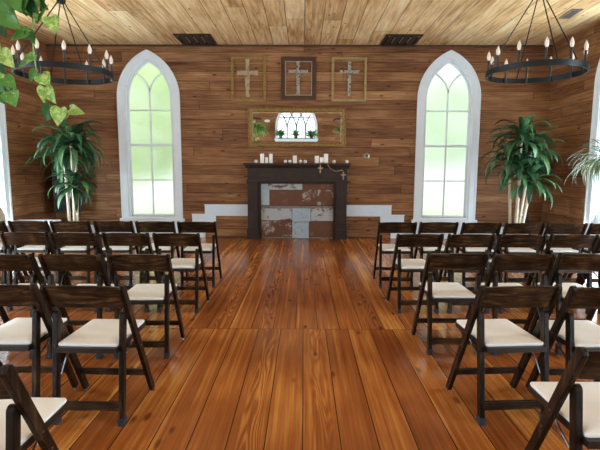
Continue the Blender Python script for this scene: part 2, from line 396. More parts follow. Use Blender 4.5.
# ------------------------------------------------------------------ gothic windows
def gothic_window(name, loc, rz, glass):
    """built facing -Y (into the room), origin on the wall plane; outline in x, z"""
    w = empty(name, loc, rz, kind='structure')
    o1 = arch(.63, .395, SPRING, 1.0); o2 = arch(.485, .395, SPRING, .855)
    MB().strip(o1, o2, 1, -.035, .0).build('window_casing', M['white'], w, bevel=.006)
    o3 = arch(.600, .395, SPRING, .97); o4 = arch(.575, .395, SPRING, .945)
    MB().strip(o1, o3, 1, -.05, -.03).build('casing_bead', M['white'], w)
    # stepped inner casing and reveal
    o5 = arch(.455, .43, SPRING, .825)
    MB().strip(arch(.50, .43, SPRING, .871), o5, 1, -.012, .15).build('window_reveal', M['white'], w)
    # sash
    o6 = arch(.424, SILL, SPRING, .795)
    fr = MB().strip(arch(.458, .43, SPRING, .828), o6, 1, .045, .085).box(-.455, .455, .045, .085, .425, SILL).box(-.5, .5, -.012, .15, .37, .438)
    sash = fr.build('sash_frame', M['white'], w)
    mu = MB()
    mu.box(-.015, .015, .046, .080, SILL, 2.96)
    for z, h in ((1.185, .014), (1.895, .023), (2.592, .014)): mu.box(-.43, .43, .048, .082, z-h, z+h)
    # two branches of the centre bar, each curving to the opposite haunch
    for s in (-1, 1):
        a = []; b = []; px_, pz_ = 0., 2.93
        for i in range(13):
            q = math.radians(4+56*(i/12)**.8); ca, sa = math.cos(q), math.sin(q)
            a.append((s*(px_+.015*ca), pz_-.015*sa)); b.append((s*(px_-.015*ca), pz_+.015*sa))
            px_ += .040*sa; pz_ += .040*ca
        # shift so the branch starts on the centre bar and stays inside the arch
        k = [i for i in range(13) if abs(a[i][0]) < .44 and arch_inside(max(abs(a[i][0]), abs(b[i][0])), max(a[i][1], b[i][1]))]
        mu.strip([a[i] for i in k], [b[i] for i in k], 1, .050, .080)
    mu.build('muntin_bars', M['white'], w)
    op = arch(.44, SILL-.02, SPRING, .811)
    MB().prism(op, 1, .060, .068).build('window_pane', glass, w)
    MB().box(-.665, .665, -.085, .02, .335, .395).build('window_sill', M['white'], w, bevel=.008)
    MB().box(-.63, .63, -.025, .0, .245, .335).build('window_apron', M['white'], w, bevel=.004)
    return w
def arch_inside(x, z):
    R = .795; c = R-.424
    return z < SPRING or (x+c)**2+(z-SPRING)**2 < (R+.012)**2
gothic_window('window_1', (LWX, WALL_B, 0), 0, M['frost'])
gothic_window('window_2', (RWX, WALL_B, 0), 0, M['frost'])
n = 3
for X, rz in ((WALL_L, PI/2), (WALL_R, -PI/2)):
    for y in SIDE_Y:
        gothic_window('window_%d' % n, (X, y, 0), rz, M['clear']); n += 1
# rear window (seen in the mirror): faces +Y
w = empty('window_11', (REAR_X, WALL_F, 0), PI, kind='structure')
MB().strip(arch(1.03, R_SILL, RSP, 1.37), arch(.90, R_SILL, RSP, 1.24), 1, -.04, .0).build('window_casing', M['white'], w)
mu = MB()
for k in (-.45, 0, .45):
    mu.box(k-.032, k+.032, .03, .06, R_SILL, 2.0)
    for s in (-1, 1):
        R = 1.24; pa = []; pb = []
        for i in range(25):
            q = i/24*1.2; x = k + s*R - s*(R+.032)*math.cos(q); x2 = k + s*R - s*(R-.032)*math.cos(q)
            z = 2.0+(R+.032)*math.sin(q); z2 = 2.0+(R-.032)*math.sin(q); c = R-.90
            if abs(x) < .90 and (z < RSP or (abs(x)+c)**2+(z-RSP)**2 < (R)**2): pa.append((x, z)); pb.append((x2, z2))
        if len(pa) > 1: mu.strip(pa, pb, 1, .03, .06)
mu.box(-.80, .80, .03, .06, 2.56, 2.61); mu.box(-.90, .90, .03, .06, R_SILL, R_SILL+.05)
mu.build('muntin_bars', M['lead'], w)
MB().prism(arch(.90, R_SILL, RSP, 1.24), 1, .07, .076).build('window_pane', M['clear'], w)
MB().box(-1.05, 1.05, -.42, .02, R_SILL-.06, R_SILL).build('window_sill', M['white'], w)
MB().box(-1.03, 1.03, -.03, 0, R_SILL-.45, R_SILL-.06).build('window_apron', M['white'], w)

# ------------------------------------------------------------------ baseboards and the stepped white trim
bb = .30
def stepped(name, s, ch):
    """stepped white band beside the fireplace; s=-1 left, +1 right (offset from CX)"""
    t = .022
    xs = lambda d: CX+s*d
    m = MB()
    def bx(a, b, z0, z1, y=WALL_B-t):
        x0, x1 = sorted((xs(a), xs(b))); m.box(x0, x1, y, WALL_B, z0, z1)
    bx(.98, 1.925, .455, .69); bx(1.70, 1.925, .25, .455); bx(1.925, 2.19, .25, .49); bx(1.925, 2.19, .0, .25); bx(2.19, 2.44, 0, .28)
    # thin raised cap along the upper edges
    bx(.98, 1.935, .672, .69, WALL_B-t-.008); bx(1.915, 2.20, .474, .492, WALL_B-t-.008)
    tag(m.build(name, M['white2']), kind='structure')
stepped('trim_1', -1, None); stepped('trim_2', 1, None)
def base(name, x0, x1, y0, y1, h=.28):
    tag(MB().box(x0, x1, y0, y1, 0, h).build(name, M['white2']), kind='structure')
base('baseboard_back', CX+2.44, WALL_R, WALL_B-.022, WALL_B, .25)
base('baseboard_back_left', WALL_L, CX-2.44, WALL_B-.022, WALL_B, .25)
base('baseboard_left', WALL_L, WALL_L+.022, WALL_F, WALL_B-.022, .25)
base('baseboard_right', WALL_R-.022, WALL_R, WALL_F, WALL_B-.022, .25)
tag(MB().box(WALL_L, WALL_R, WALL_B-.018, WALL_B, CEIL-.035, CEIL).build('trim_3', M['frame_brown']), kind='structure')
# dark shoe strip of bare wood at the foot of the wall beside the fireplace
tag(MB().box(CX-1.70, CX-.98, WALL_B-.014, WALL_B, 0, .03).box(CX+.98, CX+1.70, WALL_B-.014, WALL_B, 0, .03).build('trim_4', M['frame_brown']), kind='structure')

# ------------------------------------------------------------------ ceiling vents
def vent(cx, cy, label):
    v = empty('ceiling_vent', (cx, cy, CEIL), 0, label, 'vent', 'brown ceiling vents')
    hx, hy = .34, .365
    out = [(-hx,-hy),(hx,-hy),(hx,hy),(-hx,hy)]; inn = [(x*.86, y*.86) for x, y in out]
    MB().strip(out, inn, 2, -.022, 0, True).build('frame', M['brown_vent'], v, bevel=.004)
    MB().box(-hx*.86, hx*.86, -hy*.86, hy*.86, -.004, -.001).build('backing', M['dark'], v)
    for i in range(4):
        x = -hx*.86+(i+.5)*2*hx*.86/4
        MB().prism([(x-.055,-.016),(x+.05,-.008),(x+.05,-.004),(x-.055,-.012)], 1, -hy*.84, hy*.84).build('louvre', M['brown_vent'], v)
    for i in range(1, 4):
        x = -hx*.86+i*2*hx*.86/4
        MB().box(x-.005, x+.005, -.22, .17, -.018, -.012).build('rib', M['slit'], v)
    for sx in (-1, 1): MB().lathe([(.014, -.026), (.014, -.02)], (sx*.27, .0-.3, 0), 10).build('screw', M['slit'], v)
vent(-2.06, 9.10, 'large square brown vent in the plank ceiling, above the left arched window side')
vent(1.82, 9.11, 'large square brown vent in the plank ceiling, above the right arched window side')
v = empty('ceiling_register', (4.17, 7.62, CEIL), -.09, 'small narrow pale vent in the ceiling near the right wall', 'vent')
out = [(-.085,-.215),(.085,-.215),(.085,.215),(-.085,.215)]; inn = [(x*.72, y*.88) for x, y in out]
MB().strip(out, inn, 2, -.014, 0, True).build('frame', M['pale_vent'], v)
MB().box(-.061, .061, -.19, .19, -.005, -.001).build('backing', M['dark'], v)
for i in range(9):
    y = -.17+i*.0425; MB().box(-.06, .06, y-.007, y+.007, -.011, -.006).build('louvre', M['pale_vent'], v)

# ------------------------------------------------------------------ fireplace
FPY = 9.28           # front face of the mantel
fp = empty('fireplace_mantel', (CX-.015, WALL_B, 0), 0, 'dark weathered wooden fireplace mantel in the middle of the back wall', 'fireplace')
def L(y): return y-WALL_B
# local coordinates: x about CX, y about the wall
for s in (-1, 1):
    x0, x1 = sorted((s*1.0, s*.79))
    MB().box(x0, x1, L(FPY), L(WALL_B), .0, 1.175).build('pilaster', M['mantel'], fp, bevel=.006)
    x0, x1 = sorted((s*1.015, s*.78))
    MB().box(x0, x1, L(FPY)-.022, L(FPY)+.04, 0, .215).build('plinth_block', M['mantel'], fp, bevel=.006)
    MB().box(x0, x1, L(FPY)-.018, L(FPY)+.03, 1.13, 1.175).build('capital', M['mantel'], fp, bevel=.005)
    x0, x1 = sorted((s*.79, s*.735))
    MB().box(x0, x1, L(FPY)+.035, L(WALL_B)-.0, 0, 1.15).build('inner_jamb', M['mantel'], fp, bevel=.004)
MB().box(-1.0, 1.0, L(FPY)-.006, L(WALL_B), 1.175, 1.46).build('frieze', M['mantel_x'], fp, bevel=.005)
MB().box(-.79, .79, L(FPY)+.03, L(WALL_B), 1.125, 1.175).build('lintel_strip', M['mantel_x'], fp, bevel=.004)
MB().box(-1.015, 1.015, L(FPY)-.028, L(WALL_B), 1.165, 1.195).build('lower_moulding', M['mantel_x'], fp, bevel=.006)
MB().prism([(L(FPY)-.03,1.44),(L(FPY)-.085,1.50),(0,1.50),(0,1.44)], 0, -1.035, 1.035).build('crown_moulding', M['mantel_x'], fp, bevel=.004)
SHELF = 1.535
MB().box(-1.065, 1.065, L(FPY)-.13, L(WALL_B), 1.498, SHELF).build('shelf', M['mantel_x'], fp, bevel=.006)

# boards closing the hearth, each a part
sc = empty('fireplace_board', (CX-.015, FPY+.07, 0), 0, 'patchwork of chipped brown, white and pale blue boards filling the fireplace opening', 'fireplace board')
W0, W1, H1 = -.733, .733, 1.125
def u(px): return W0+(px-75)/(522-75)*(W1-W0)
def q(py): return H1-(py-20)/(370-20)*(H1-.005)
MB().box(W0, W1, .02, .035, .002, H1).build('backing', M['mantel'], sc)
for (a, b, c, d, m) in ((75,120,20,58,'board_blue'),(120,330,20,58,'board_white'),(330,522,20,58,'board_brown'),(75,126,58,157,'board_blue'),(126,330,60,160,'board_brown'),(330,522,58,156,'board_patch'),
                        (75,522,161,176,'board_grey'),(75,266,177,253,'board_white'),(75,266,255,358,'board_patch'),(268,382,176,262,'board_blue'),(384,522,176,256,'board_white'),(268,372,264,368,'board_blue'),(374,522,258,358,'board_brown'),(75,522,360,370,'board_grey')):
    j = random.uniform(0, .006)
    bo = MB().box(u(a)+.001, u(b)-.001, .004+j-.004, .02, max(q(d), .004)+.001, q(c)-.001).build('board', M[m], sc, bevel=.002)
# ------------------------------------------------------------------ mantel-top things
def mx(px): return -.974+(px-254.5)*(.844+.974)/(347-254.5)
CY = 9.24
def candle(px, h, r, label):
    c = empty('pillar_candle', (mx(px), CY+random.uniform(-.01,.01), SHELF), 0, label, 'candle', 'white pillar candles on the mantel')
    MB().lathe([(r*.97,0),(r,.004),(r,h-.006),(r*.93,h),(r*.6,h-.005),(.0001,h-.006)], n=20).build('wax', M['candle'], c, smooth=True)
    MB().tube([(0,0,h-.008),(.001,0,h+.006),(.004,0,h+.014)], .0018, 6).build('wick', M['soil'], c)
for px, h, r, lb in ((261.8,.185,.040,'tall white pillar candle, leftmost pillar on the mantel'),
                     (266.3,.118,.030,'short white pillar candle in the left trio on the mantel'),
                     (270.6,.185,.036,'tall white pillar candle, right one of the left trio on the mantel'),
                     (294.8,.150,.041,'white pillar candle standing alone at the middle of the mantel'),
                     (317.0,.148,.042,'white pillar candle, left one of the right trio on the mantel'),
                     (321.9,.118,.041,'short white pillar candle in the middle of the right trio on the mantel'),
                     (326.3,.188,.043,'tall white pillar candle, right one of the right trio, beside the bead garland')):
    candle(px, h, r, lb)
for px, lb in ((255.6,'small white ball at the far left end of the mantel'),(285.2,'small white ball, left of a pair left of the middle candle'),
               (289.8,'small white ball directly left of the middle candle'),(300.6,'small white ball directly right of the middle candle'),
               (305.2,'small white ball, right of a pair right of the middle candle'),(334.4,'small white ball right of the right candle trio on the mantel'),(347.2,'small white ball at the far right end of the mantel')):
    o = MB().ball((0,0,.034), .034).build('decorative_ball', M['balls'], smooth=True, loc=(mx(px), CY, SHELF)); tag(o, lb, 'ball', 'small white balls on the mantel')
# bead garland with two small crosses hanging over the shelf edge
g = empty('bead_garland', (0,0,0), 0, 'pale wooden bead garland with two small crosses draped over the mantel edge', 'garland')
yf = FPY-.148
pts = []
ctrl = [(.455, 9.19, SHELF+.010), (.455, yf, SHELF+.004), (.485, yf, 1.475), (.53, yf, 1.42), (.60, yf, 1.385), (.68, yf, 1.385), (.745, yf, 1.405), (.775, yf, 1.37)]
ctrl2 = [(.455, 9.19, SHELF+.010), (.40, 9.19, SHELF+.01), (.325, yf+.02, SHELF+.010), (.32, yf, SHELF-.005), (.32, yf, 1.495)]
beads = MB()
for cc in (ctrl, ctrl2):
    for a, b in zip(cc, cc[1:]):
        a, b = Vector(a), Vector(b); k = max(1, int((b-a).length/.02))
        for i in range(k): beads.ball(a.lerp(b, i/k), .009, 6)
beads.build('bead_string', M['bead'], g, smooth=True)
for x, zt, zb in ((.32,1.50,1.345),(.776,1.368,1.215)):
    m = MB().box(x-.011, x+.011, yf-.008, yf+.008, zb, zt); zc = zb+(zt-zb)*.62; m.box(x-.048, x+.048, yf-.0075, yf+.0075, zc-.012, zc+.012)
    m.build('cross_pendant', M['bead'], g, bevel=.002)
# round plate on the wall
e = empty('wall_escutcheon', (1.275, WALL_B, 1.69), 0, 'small round metal plate with a dark centre on the wall right of the mantel', 'wall plate')
MB().tube([(0,0,0),(0,-.012,0),(0,-.02,0)], [.062,.060,.045], 20).build('plate', M['brass'], e, smooth=True)
MB().tube([(0,-.018,0),(0,-.03,0)], .024, 14).build('knob', M['dark'], e, smooth=True)

# ------------------------------------------------------------------ mirror
TILT = math.radians(2.75)
mir = empty('wall_mirror', (CX-.025, WALL_B-.004, 1.862), 0, 'wide gold framed mirror hanging above the mantel', 'mirror')
mir.rotation_euler = (TILT, 0, 0)
MW, MH = .985, .785
def rect(hw, z0, z1): return [(-hw,z0),(hw,z0),(hw,z1),(-hw,z1)]
MB().strip(rect(MW,0,MH), rect(MW-.035,.035,MH-.035), 1, -.045, -.006, True).build('outer_frame', M['gold'], mir, bevel=.008)
MB().strip(rect(MW-.033,.033,MH-.033), rect(MW-.075,.075,MH-.075), 1, -.034, -.006, True).build('inner_frame', M['olive_gold'], mir, bevel=.008)
MB().strip(rect(MW-.072,.072,MH-.072), rect(MW-.088,.088,MH-.088), 1, -.042, -.006, True).build('gilt_lip', M['gold'], mir, bevel=.004)
MB().box(-MW+.085, MW-.085, -.014, -.008, .085, MH-.085).build('mirror_glass', M['mirror'], mir)
a, b = rect(MW-.086,.086,MH-.086), rect(MW-.112,.112,MH-.112)
m = MB(); m.add([(x,-.0155,z) for x,z in a]+[(x,-.0205,z) for x,z in b], [(i,(i+1)%4,4+(i+1)%4,4+i) for i in range(4)]); m.build('bevelled_edge', M['bevel'], mir)

# ------------------------------------------------------------------ frames and crosses above
def frame(cx, z0, z1, hw, w, mat, label, double=False):
    f = empty('picture_frame', (cx, WALL_B, z0), 0, label, 'frame', 'empty frames above the mirror')
    H = z1-z0
    MB().strip(rect(hw,0,H), rect(hw-w,w,H-w), 1, -.03, 0, True).build('moulding', mat, f, bevel=.006)
    if double:
        MB().strip(rect(hw-w+.002,w-.002,H-w+.002), rect(hw-w-.035,w+.035,H-w-.035), 1, -.018, 0, True).build('inner_moulding', M['frame_brown'], f, bevel=.003)
        MB().strip(rect(hw-w-.033,w+.033,H-w-.033), rect(hw-w-.047,w+.047,H-w-.047), 1, -.022, 0, True).build('silver_lip', M['silver'], f)
    else:
        MB().strip(rect(hw-w+.002,w-.002,H-w+.002), rect(hw-w-.008,w+.008,H-w-.008), 1, -.016, 0, True).build('inner_lip', M['olive_gold'], f)
frame(-1.116, 2.766, 3.63, .348, .048, M['olive_gold'], 'left of the three frames, thin tarnished gold, around the gnarled cross')
frame(-.117, 2.80, 3.63, .352, .050, M['frame_brown'], 'middle frame, wide brown wood with thin silver inner edge', True)
frame(.891, 2.768, 3.622, .348, .045, M['pale_gold'], 'right of the three frames, thin pale gold, above the mirror end')
def cross(cx, z0, z1, za, x0, x1, w, mat, label, gnarl=False):
    c = empty('wall_cross', (cx, WALL_B, z0), 0, label, 'cross', 'wooden crosses inside the frames')
    n = 9; H = z1-z0
    def rail(a, b, ww, y0, y1):
        pa, pb = [], []
        d = Vector((b[0]-a[0], b[1]-a[1])); d.normalize(); p = Vector((-d.y, d.x))
        for i in range(n+1):
            t = i/n; c0 = Vector(a).lerp(Vector(b), t); j = random.uniform(-1,1)*(.010 if gnarl else .003); k = random.uniform(-1,1)*(.010 if gnarl else .003)
            pa.append(tuple(c0+p*(ww/2+j))); pb.append(tuple(c0-p*(ww/2+k)))
        return MB().strip(pa, pb, 1, y0, y1)
    rail((0,0),(0,H), w, -.026, -.002).build('upright', mat, c, bevel=.003)
    rail((x0-cx, za-z0),(x1-cx, za-z0), w*.95, -.044, -.024).build('crossbar', mat, c, bevel=.003)
cross(-1.136, 2.853, 3.585, 3.315, -1.34, -.92, .085, M['cross_tan'], 'gnarled tan wooden cross inside the left gold frame', True)
cross(-.126, 2.895, 3.535, 3.342, -.315, .070, .068, M['cross_white'], 'chipped white wooden cross inside the middle brown frame')
cross(.895, 2.878, 3.535, 3.344, .705, 1.092, .062, M['cross_white'], 'slim chipped white wooden cross inside the right pale gold frame')

# ------------------------------------------------------------------ chandeliers
def chandelier(cx, cy, z, hz, ab, ar, label):
    c = empty('ring_chandelier', (cx, cy, z), 0, label, 'chandelier', 'black ring chandeliers')
    R = .532; n = 64; h = .031
    ring = lambda r: [(r*math.cos(2*PI*i/n), r*math.sin(2*PI*i/n)) for i in range(n)]
    MB().strip(ring(R), ring(R-.012), 2, -h, h, True).build('ring', M['black_metal'], c, smooth=True)
    for k in range(12):
        a = 2*PI*k/12+math.radians(ab); x, y = (R-.028)*math.cos(a), (R-.028)*math.sin(a)
        s = MB().lathe([(.006,-h+.002),(.012,-h+.006),(.0125,.15),(.016,.152),(.016,.158),(.010,.160)], (x,y,0), 12)
        s.box(x-.012, x+.012, y-.006, y+.006, -.012, .012)
        so = s.build('candle_sleeve', M['sleeve'], c, smooth=True)
        MB().lathe([(.010,.158),(.017,.172),(.0225,.194),(.021,.214),(.013,.238),(.005,.256),(.0005,.268)], (x,y,0), 14).build('bulb', M['bulb'], so, smooth=True)
    for k in range(4):
        a = 2*PI*k/4+math.radians(ar)
        MB().tube([(.03*math.cos(a), .03*math.sin(a), hz+.01), ((R-.008)*math.cos(a), (R-.008)*math.sin(a), h)], .0065, 8).build('support_rod', M['black_metal'], c)
    MB().lathe([(.012,hz-.015),(.045,hz-.008),(.05,hz+.02),(.045,hz+.045),(.012,hz+.052)], n=18).build('hub', M['black_metal'], c, smooth=True)
    MB().tube([(0,0,hz+.05),(0,0,CEIL-z-.02)], .008, 8).build('stem', M['black_metal'], c)
    MB().lathe([(.02,CEIL-z-.045),(.06,CEIL-z-.03),(.065,CEIL-z)], n=18).build('canopy', M['black_metal'], c, smooth=True)
chandelier(-2.775, 5.5, 2.512, .79, 27, 45, 'black ring chandelier with cream candle bulbs, left, behind the trailing vine')
chandelier(2.65, 5.5, 2.54, .86, 15, -3, 'black ring chandelier with cream candle bulbs, on the right side of the room')

# ------------------------------------------------------------------ folding chairs (face +Y; origin under the top of the back)
def arc_top(cy, cz, r, a0, a1, n=6):
    return [(cy+r*math.cos(a0+(a1-a0)*i/n), cz+r*math.sin(a0+(a1-a0)*i/n)) for i in range(n+1)]
def make_chair():
    c = empty('folding_chair')
    TH = .80; FR = .405                                        # top height, front-foot reach
    d = Vector((FR, -TH)).normalized(); p = Vector((-d.y, d.x))   # in (y,z); p points forward-up
    hw = .0235
    top = Vector((0, TH))-d*.0
    for s in (-1, 1):
        x0, x1 = sorted((s*.230, s*.206))
        ang = math.atan2(p.y, p.x)
        ctop = Vector((0, TH))+d*hw
        cap = arc_top(ctop.x, ctop.y, hw, ang, ang+PI, 6)
        kb = hw/abs(d.y)
        poly = cap+[(FR-kb, .012), (FR+kb, .012)]
        leg = MB().prism(poly, 0, x0, x1).build('leg', M['leg_wood'], c, bevel=.004)
        MB().lathe([(.011,0),(.011,.013)], (s*.218, FR, 0), 10).build('glide', M['bolt'], leg)
        for t in (.40, .52):
            q = Vector((0, TH)).lerp(Vector((FR, 0)), t)
            MB().tube([(s*.2295, q.x, q.y), (s*.2325, q.x, q.y)], .006, 10).build('bolt', M['bolt'], leg)
        # rear leg
        x0, x1 = sorted((s*.203, s*.174))
        a, b = Vector((0, .03)), Vector((.072, .612)); dd = (b-a).normalized(); pp = Vector((-dd.y, dd.x)); r = .021
        an = math.atan2(-pp.y, -pp.x)
        poly = arc_top(b.x, b.y, r, an, an+PI, 8)+[tuple(a+pp*r), tuple(a-pp*r)]
        rl = MB().prism(poly, 0, x0, x1).build('rear_leg', M['leg_wood'], c, bevel=.004)
        x0, x1 = sorted((s*.206, s*.171))
        MB().box(x0, x1, -.025, .027, 0, .042).build('foot_cap', M['rubber'], rl, bevel=.004)
        MB().tube([(s*.166, .24, .405), (s*.1705, .10, .345), (s*.1725, .045, .27)], .005, 6).build('folding_link', M['bolt'], c)
    MB().box(-.207, .207, .315, .333, .142, .182).build('front_stretcher', M['slat_wood'], c, bevel=.003)
    MB().box(-.176, .176, -.003, .017, .078, .128).build('rear_stretcher', M['slat_wood'], c, bevel=.003)
    # curved back slat
    m = MB(); nx, nz = 14, 5; vs = []; fs = []
    for side in (0, 1):
        for i in range(nx+1):
            t = -1+2*i/nx; x = .2065*t; bow = -.020*(1-t*t)
            for k in range(nz+1):
                zt = .793+.010*(1-t*t); zb = .658+.004*(1-t*t); z = zb+(zt-zb)*k/nz
                y = FR*(1-z/TH)+bow+(.009 if side else -.009)
                vs.append((x, y, z))
    N = (nx+1)*(nz+1); I = lambda s_, i, k: s_*N+i*(nz+1)+k
    for i in range(nx):
        for k in range(nz):
            fs += [(I(0,i,k), I(0,i+1,k), I(0,i+1,k+1), I(0,i,k+1)), (I(1,i,k+1), I(1,i+1,k+1), I(1,i+1,k), I(1,i,k))]
        fs += [(I(0,i,nz), I(0,i+1,nz), I(1,i+1,nz), I(1,i,nz)), (I(0,i+1,0), I(0,i,0), I(1,i,0), I(1,i+1,0))]
    for i in (0, nx):
        for k in range(nz): fs.append((I(0,i,k), I(0,i,k+1), I(1,i,k+1), I(1,i,k)))
    m.add(vs, fs).build('backrest_slat', M['slat_wood'], c, smooth=True)
    # seat: frame and cushion
    sf = MB()
    for s in (-1, 1):
        x0, x1 = sorted((s*.172, s*.146)); sf.box(x0, x1, .0, .45, .408, .437)
    sf.box(-.15, .15, .0, .026, .408, .437); sf.box(-.15, .15, .424, .45, .408, .437); sf.box(-.15, .15, .02, .43, .425, .435)
    sf.v = [v_+Vector((0,0,.007)) for v_ in sf.v]; sf.build('seat_frame', M['seat_wood'], c)
    def rr(hx, y0, y1, r, z):
        pts = []
        for cx_, cy_, a0 in ((hx-r, y1-r, 0), (-hx+r, y1-r, PI/2), (-hx+r, y0+r, PI), (hx-r, y0+r, 3*PI/2)):
            pts += [(cx_+r*math.cos(a0+PI/2*i/4), cy_+r*math.sin(a0+PI/2*i/4), z) for i in range(5)]
        return pts
    rings = [rr(.167, .026, .446, .012, .437), rr(.171, .022, .450, .014, .446), rr(.169, .024, .448, .014, .453), rr(.152, .04, .43, .02, .459), rr(.09, .10, .36, .05, .462)]
    vs = [(p[0], p[1], p[2]+.007) for r in rings for p in r]; n = 20; fs = [tuple(range(n))[::-1], tuple(range(4*n, 5*n))]
    for i in range(4):
        for k in range(n): fs.append((i*n+k, i*n+(k+1)%n, (i+1)*n+(k+1)%n, (i+1)*n+k))
    MB().add(vs, fs).build('seat_cushion', M['vinyl'], c, smooth=True)
    return c
proto = make_chair()
used = [False]
rown = ['row nearest the fireplace', 'second row from the fireplace', 'third row from the fireplace', 'fourth row from the fireplace', 'nearest row to the camera']
seatn = ['on the aisle', 'second seat from the aisle', 'third seat from the aisle', 'fourth seat from the aisle', 'fifth seat from the aisle', 'sixth seat from the aisle']
ROWS = {'right': (1.0329, 1, [5.500, 4.506, 3.467, 2.491, 1.596], [6, 5, 3, 2, 1]),
        'left': (-.9155, -1, [5.454, 4.473, 3.359, 2.441, 1.412], [6, 4, 3, 2, 1])}
YAW = {('right',3,0): .075, ('right',4,0): .01, ('left',3,0): -.02, ('right',1,0): .03, ('left',4,0): -.01}
for side, (xa, s, ys, cnt) in ROWS.items():
    for r, (y, k) in enumerate(zip(ys, cnt)):
        for i in range(k):
            c = proto if not used[0] else copy_tree(proto); used[0] = True
            yaw = YAW.get((side, r, i), random.uniform(-.03, .03))
            x = xa-.0247*y+s*(.23+i*(.506 if r < 3 else .503))
            c.location = (x, y+(0 if i == 0 else random.uniform(-.025,.025)), 0); c.rotation_euler = (0, 0, yaw)
            tag(c, 'dark folding chair, %s block, %s, %s' % (side, rown[r], seatn[i]), 'chair', 'dark folding chairs in rows on the %s of the aisle' % side)

# ------------------------------------------------------------------ plants
def leaf_strip(m, base, az, elev, length, width, droop, n=8, fold=.25, twist=0.):
    """an arching strap leaf as one folded strip"""
    pos = Vector(base); e = elev; vs = []; h = Vector((math.cos(az), math.sin(az), 0)); sd = Vector((-math.sin(az), math.cos(az), 0))
    st = length/n
    for i in range(n+1):
        t = i/n
        d = h*math.cos(e)+Vector((0,0,1))*math.sin(e)
        up = -h*math.sin(e)+Vector((0,0,1))*math.cos(e)
        w = width*.5*(max(.02, math.sin(PI*min(1, .16+t*.86))**.7) if t < 1 else .02)
        tw = twist*t; side = sd*math.cos(tw)+up*math.sin(tw)
        vs += [pos-side*w+up*w*fold, pos.copy(), pos+side*w+up*w*fold]
        pos = pos+d*st; e -= droop/n*(.5+t)
    fs = []
    for i in range(n):
        a = i*3; fs += [(a, a+1, a+4, a+3), (a+1, a+2, a+5, a+4)]
    m.add(vs, fs)
def crown(m, c, n, l0, l1, w, rng, e0=-.25, e1=1.2, dr=(1.5, 2.7), stem=.16):
    for i in range(n):
        t = (i+.5)/n
        az = i*2.39996+rng.uniform(-.5,.5); el = e0+(e1-e0)*t+rng.uniform(-.25,.25)
        b = Vector(c)+Vector((.02*math.cos(az), .02*math.sin(az), stem*t))
        leaf_strip(m, b, az, el, rng.uniform(l0, l1)*(1-.15*t), w*rng.uniform(.8,1.15), rng.uniform(*dr), 9, .3, rng.uniform(-.5,.5))
def corn_plant(loc, canes, label, seed, tagz):
    rng = random.Random(seed)
    p = empty('corn_plant', loc, rng.uniform(-.2,.2), label, 'plant', 'tall corn plants in the back corners')
    MB().lathe([(.15,0),(.17,.02),(.215,.30),(.225,.31),(.225,.335),(.205,.335),(.20,.29),(.0001,.29)], n=28).build('pot', M['pot'], p, smooth=True)
    MB().lathe([(.198,.284),(.198,.296),(.0001,.30)], n=24).build('soil', M['soil'], p)
    for (x0, y0, x1, y1, z, n, l0, l1, w) in canes:
        pts = [(x0+(x1-x0)*t, y0+(y1-y0)*t, .29+(z-.29)*t) for t in (0,.25,.5,.75,1)]
        cn = MB().tube(pts, [.030,.028,.027,.026,.022], 10).build('cane', M['cane'], p, smooth=True)
        m = MB(); crown(m, (x1, y1, z-.06), n, l0, l1, w, rng)
        m.build('leaf_crown', M['corn_leaf'], p, smooth=True)
    x0, y0, x1, y1, z = canes[0][:5]
    if tagz: MB().box(x0+.02, x0+.10, y0-.06, y0-.058, tagz-.018, tagz+.018).build('paper_tag', M['tag'], p)
corn_plant((-4.22, 8.35, 0), [(.05,-.03,.06,-.02,1.88,46,.60,.90,.098), (-.09,.04,-.12,.03,1.66,38,.56,.86,.095), (.02,.09,.07,.10,1.74,32,.52,.80,.09), (.07,-.08,.14,-.12,1.12,44,.36,.60,.094)],
           'tall corn plant in the left back corner, with a separate lower tuft of leaves', 3, .60)
corn_plant((3.86, 8.35, 0), [(.0,-.03,-.02,-.04,1.96,46,.54,.80,.094), (.05,.05,.20,.03,1.74,40,.50,.76,.092), (-.08,.05,-.18,.02,1.58,40,.50,.72,.09), (.05,-.08,.16,-.14,1.22,42,.42,.64,.09), (-.04,-.06,-.06,-.16,1.40,34,.42,.62,.09)],
           'tall full corn plant on a bundle of pale canes in the right back corner', 11, .62)

# spider plant hanging by the right side window
p = empty('spider_plant', (4.45, 6.85, 1.53), 0, 'striped grassy plant hanging in front of the right wall window', 'plant')
MB().lathe([(.06,-.10),(.085,-.09),(.105,.0),(.11,.015),(.10,.015),(.095,-.01),(.0001,-.01)], n=22).build('hanging_pot', M['pot'], p, smooth=True)
for k in range(3):
    a = 2*PI*k/3+.4; MB().tube([(.105*math.cos(a), .105*math.sin(a), .012), (0,0,.55)], .0025, 5).build('hanger_cord', M['basket'], p)
MB().tube([(0,0,.55),(0,0,CEIL-1.53-.03)], .003, 5).build('ceiling_cord', M['basket'], p)
m = MB(); rng = random.Random(5)
for i in range(150):
    az = rng.uniform(0, 2*PI); el = rng.uniform(-.1, 1.35)
    leaf_strip(m, (.03*math.cos(az), .03*math.sin(az), .01), az, el, rng.uniform(.40,.72), .024, rng.uniform(1.8,3.4), 9, .35, rng.uniform(-.3,.3))
fo = m.build('grassy_leaves', M['spider_leaf'], p, smooth=False)
me = fo.data; uvl = me.uv_layers.new(name='UVMap')
for poly in me.polygons:
    for li in poly.loop_indices:
        vi = me.loops[li].vertex_index; uvl.data[li].uv = (0., 0.)
# across-the-leaf coordinate: outer edges 0 / 1, midrib .5  (three verts per rung)
for li, lp in enumerate(me.loops): uvl.data[li].uv = ((lp.vertex_index % 3)*.5, 0.)

